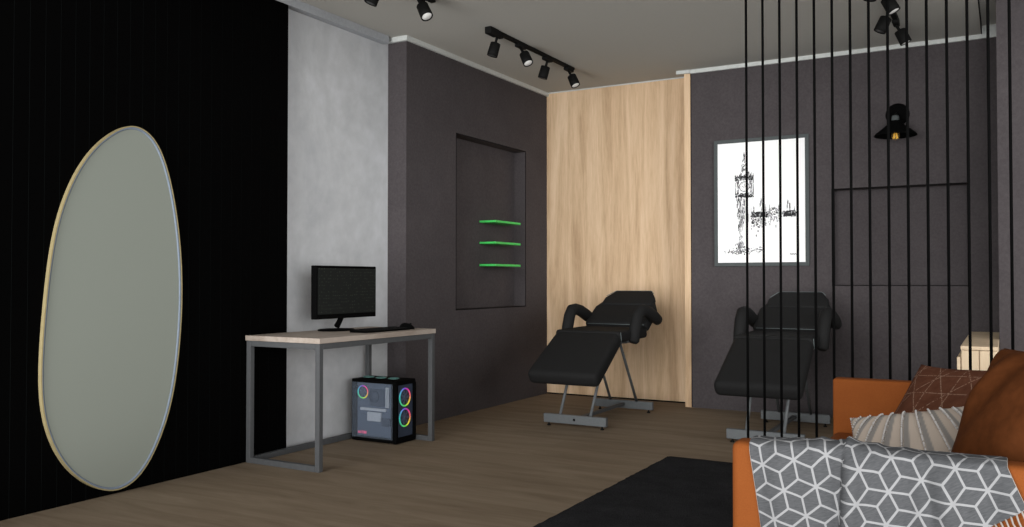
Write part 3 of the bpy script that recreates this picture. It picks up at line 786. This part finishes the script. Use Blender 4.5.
# ------------------------------------------------------------ throw over the near arm
th = thing('throw_blanket', 'grey throw with a white cube lattice draped over the near sofa arm', 'blanket', (-.3, 2.38, .65))
off = Vector((-.3, 2.38, .65))
th.location = off
prof = [(2.472, .46), (2.468, .48), (2.460, .51), (2.450, .55), (2.442, .60), (2.438, .635), (2.425, .650), (2.39, .6525), (2.360, .651), (2.343, .642), (2.334, .615), (2.333, .5), (2.331, .3), (2.329, .05)]
cum = [0]
for a, b in zip(prof, prof[1:]): cum.append(cum[-1] + math.hypot(b[0] - a[0], b[1] - a[1]))
def atS(s):
    for i in range(len(prof) - 1):
        if s <= cum[i + 1] or i == len(prof) - 2:
            t = (s - cum[i]) / (cum[i + 1] - cum[i]); return [prof[i][c] + (prof[i + 1][c] - prof[i][c]) * t for c in (0, 1)]
s_edge = cum[9]
nu, nv = 200, 110
XF = -.358                                   # the sharp fold, in metres along the arm
bm = BM(); uvl = bm.loops.layers.uv.new('UVMap'); G = []
def gs(x, c, w): return math.exp(-((x - c) / w) ** 2)
for j in range(nv + 1):
    row = []
    for i in range(nu + 1):
        u = i / nu; zb = .20 + .353 * u                                  # lower hem rises to the right
        s_end = s_edge + (.642 - zb)
        s = s_end * j / nv; y, z = atS(s)
        down = max(0, s - s_edge)
        xl = -.600 + .146 * down; xr = -.002 + .43 * down
        x = xl + (xr - xl) * u
        amp = min(1, down / .05)
        xf = XF - .05 * down
        fy = amp * (.018 / (1 + math.exp(-(x - xf) / .0035)) * math.exp(-max(0, x - xf) / .09) + .012 * gs(x, xf + .022, .018) + .018 * gs(x, -.135 + .10 * down, .022) - .008 * gs(x, -.175 + .10 * down, .014) + .004 * math.sin(x * 34) + .003 * math.sin(x * 71 + 1))
        fy -= amp * .006 * gs(x, xf - .006, .006)
        topw = max(0, 1 - abs(s - (cum[6] + cum[8]) / 2) / .12)
        cr = .006 * gs(x, -.45, .07) + .010 * gs(x, -.34, .07) + .012 * (1 - abs(math.sin(x * 47 + 1.0))) * gs(x, -.36, .10) - .006 * gs(x, XF - .006, .006) + .004 * noise.noise(Vector((x * 20, s * 5, 2)))
        ny_, nz_ = y - fy, z + topw * cr
        if s < cum[4]: ny_ += .003 * noise.noise(Vector((x * 12, s * 12, 5)))
        ny_ -= .003 * amp * noise.noise(Vector((x * 10, s * 6, 9)))
        row.append((bm.verts.new(Vector((x, ny_, nz_)) - off), x, .642 + (s_edge - s), xf))
    G.append(row)
def cuv(x, z, right):
    (sx, sz, a) = (-.324, .604, math.radians(26)) if right else (-.563, .592, math.radians(12.7))
    dx, dz_ = x - sx, z - sz
    return (dx * math.cos(a) + dz_ * math.sin(a), -dx * math.sin(a) + dz_ * math.cos(a))
for j in range(nv):
    for i in range(nu):
        c = (G[j][i], G[j][i + 1], G[j + 1][i + 1], G[j + 1][i]); f = bm.faces.new([p[0] for p in c]); f.smooth = True
        right = sum(p[1] - p[3] for p in c) > 0
        for l, p in zip(f.loops, c): l[uvl].uv = cuv(p[1], p[2], right)
hem = [G[nv][i][0].co.copy() for i in range(nu + 1)]
side = [G[j][0][0].co.copy() for j in range(nv + 1)]; side2 = [G[j][nu][0].co.copy() for j in range(nv + 1)]
o = obj('cloth', bm, 'throw', th, recalc=True)
md = o.modifiers.new('thick', 'SOLIDIFY'); md.thickness = .003; md.offset = 1
bm = BM(); tube(bm, [p + Vector((0, -.001, 0)) for p in side[::2]], .0016, 6); obj('stitched_edge', bm, 'tassel', th)['label'] = 'pale stitched left edge'
bm = BM(); tube(bm, [p + Vector((0, -.001, 0)) for p in side2[::2]], .0014, 6); obj('stitched_edge', bm, 'tassel', th)['label'] = 'pale stitched right edge'
dvec = Vector((.42, 0, -.9)).normalized()
for k in range(46):
    f = k / 45 * nu; i = min(nu - 1, int(f)); p = hem[i].lerp(hem[i + 1], f - i)
    bm = BM(); tube(bm, [p + Vector((0, -.001, .003)), p + dvec * .015 + Vector((.002 * math.sin(k), -.003, 0)), p + dvec * .045 + Vector((.003 * math.sin(k * 2.3), -.003, 0))], [.0026, .0022, .0030], 6)
    obj('tassel', bm, 'tassel', th)

# ------------------------------------------------------------ light
w = bpy.data.worlds.new('daylight'); C.world = w; w.use_nodes = True
bg = w.node_tree.nodes['Background']; bg.inputs['Color'].default_value = (1, 1, 1, 1); bg.inputs['Strength'].default_value = .7
def sun(name, d, st, ang):
    l = bpy.data.lights.new(name, 'SUN'); l.energy = st; l.angle = math.radians(ang); o = bpy.data.objects.new(name, l); COL.objects.link(o)
    o.rotation_euler = Vector(d).normalized().to_track_quat('-Z', 'Y').to_euler(); o.location = (0, -3, 2); return o
sun('daylight_front', (-.03, 1, -.05), 3.3, 45)
sun('added_side_fill', (-.82, .57, -.04), 1.5, 25)  # second sun, added to brighten the faces turned to +X
sun('added_floor_fill', (-.15, 1, -.55), .35, 35)  # added fill sun from above, brightens the floor under the ceiling
sun('added_ceiling_fill', (-.1, 1, .50), 1.3, 22)  # added fill sun from below the horizon, lights the ceiling; no terrace exists

# ------------------------------------------------------------ camera
cam = bpy.data.cameras.new('camera'); co = bpy.data.objects.new('camera', cam); COL.objects.link(co)
co.location = (0, 0, 1.08); co.rotation_euler = (math.radians(90 + 1.094), 0, math.radians(29.568))
cam.sensor_fit = 'HORIZONTAL'; cam.sensor_width = 36; cam.lens = 36 * 870.7 / 1024; cam.clip_start = .05
C.camera = co
vs = C.view_settings; vs.view_transform = 'Standard'; vs.look = 'None'; vs.gamma = 1; vs.exposure = 0; vs.use_curve_mapping = False
C.display_settings.display_device = 'sRGB'
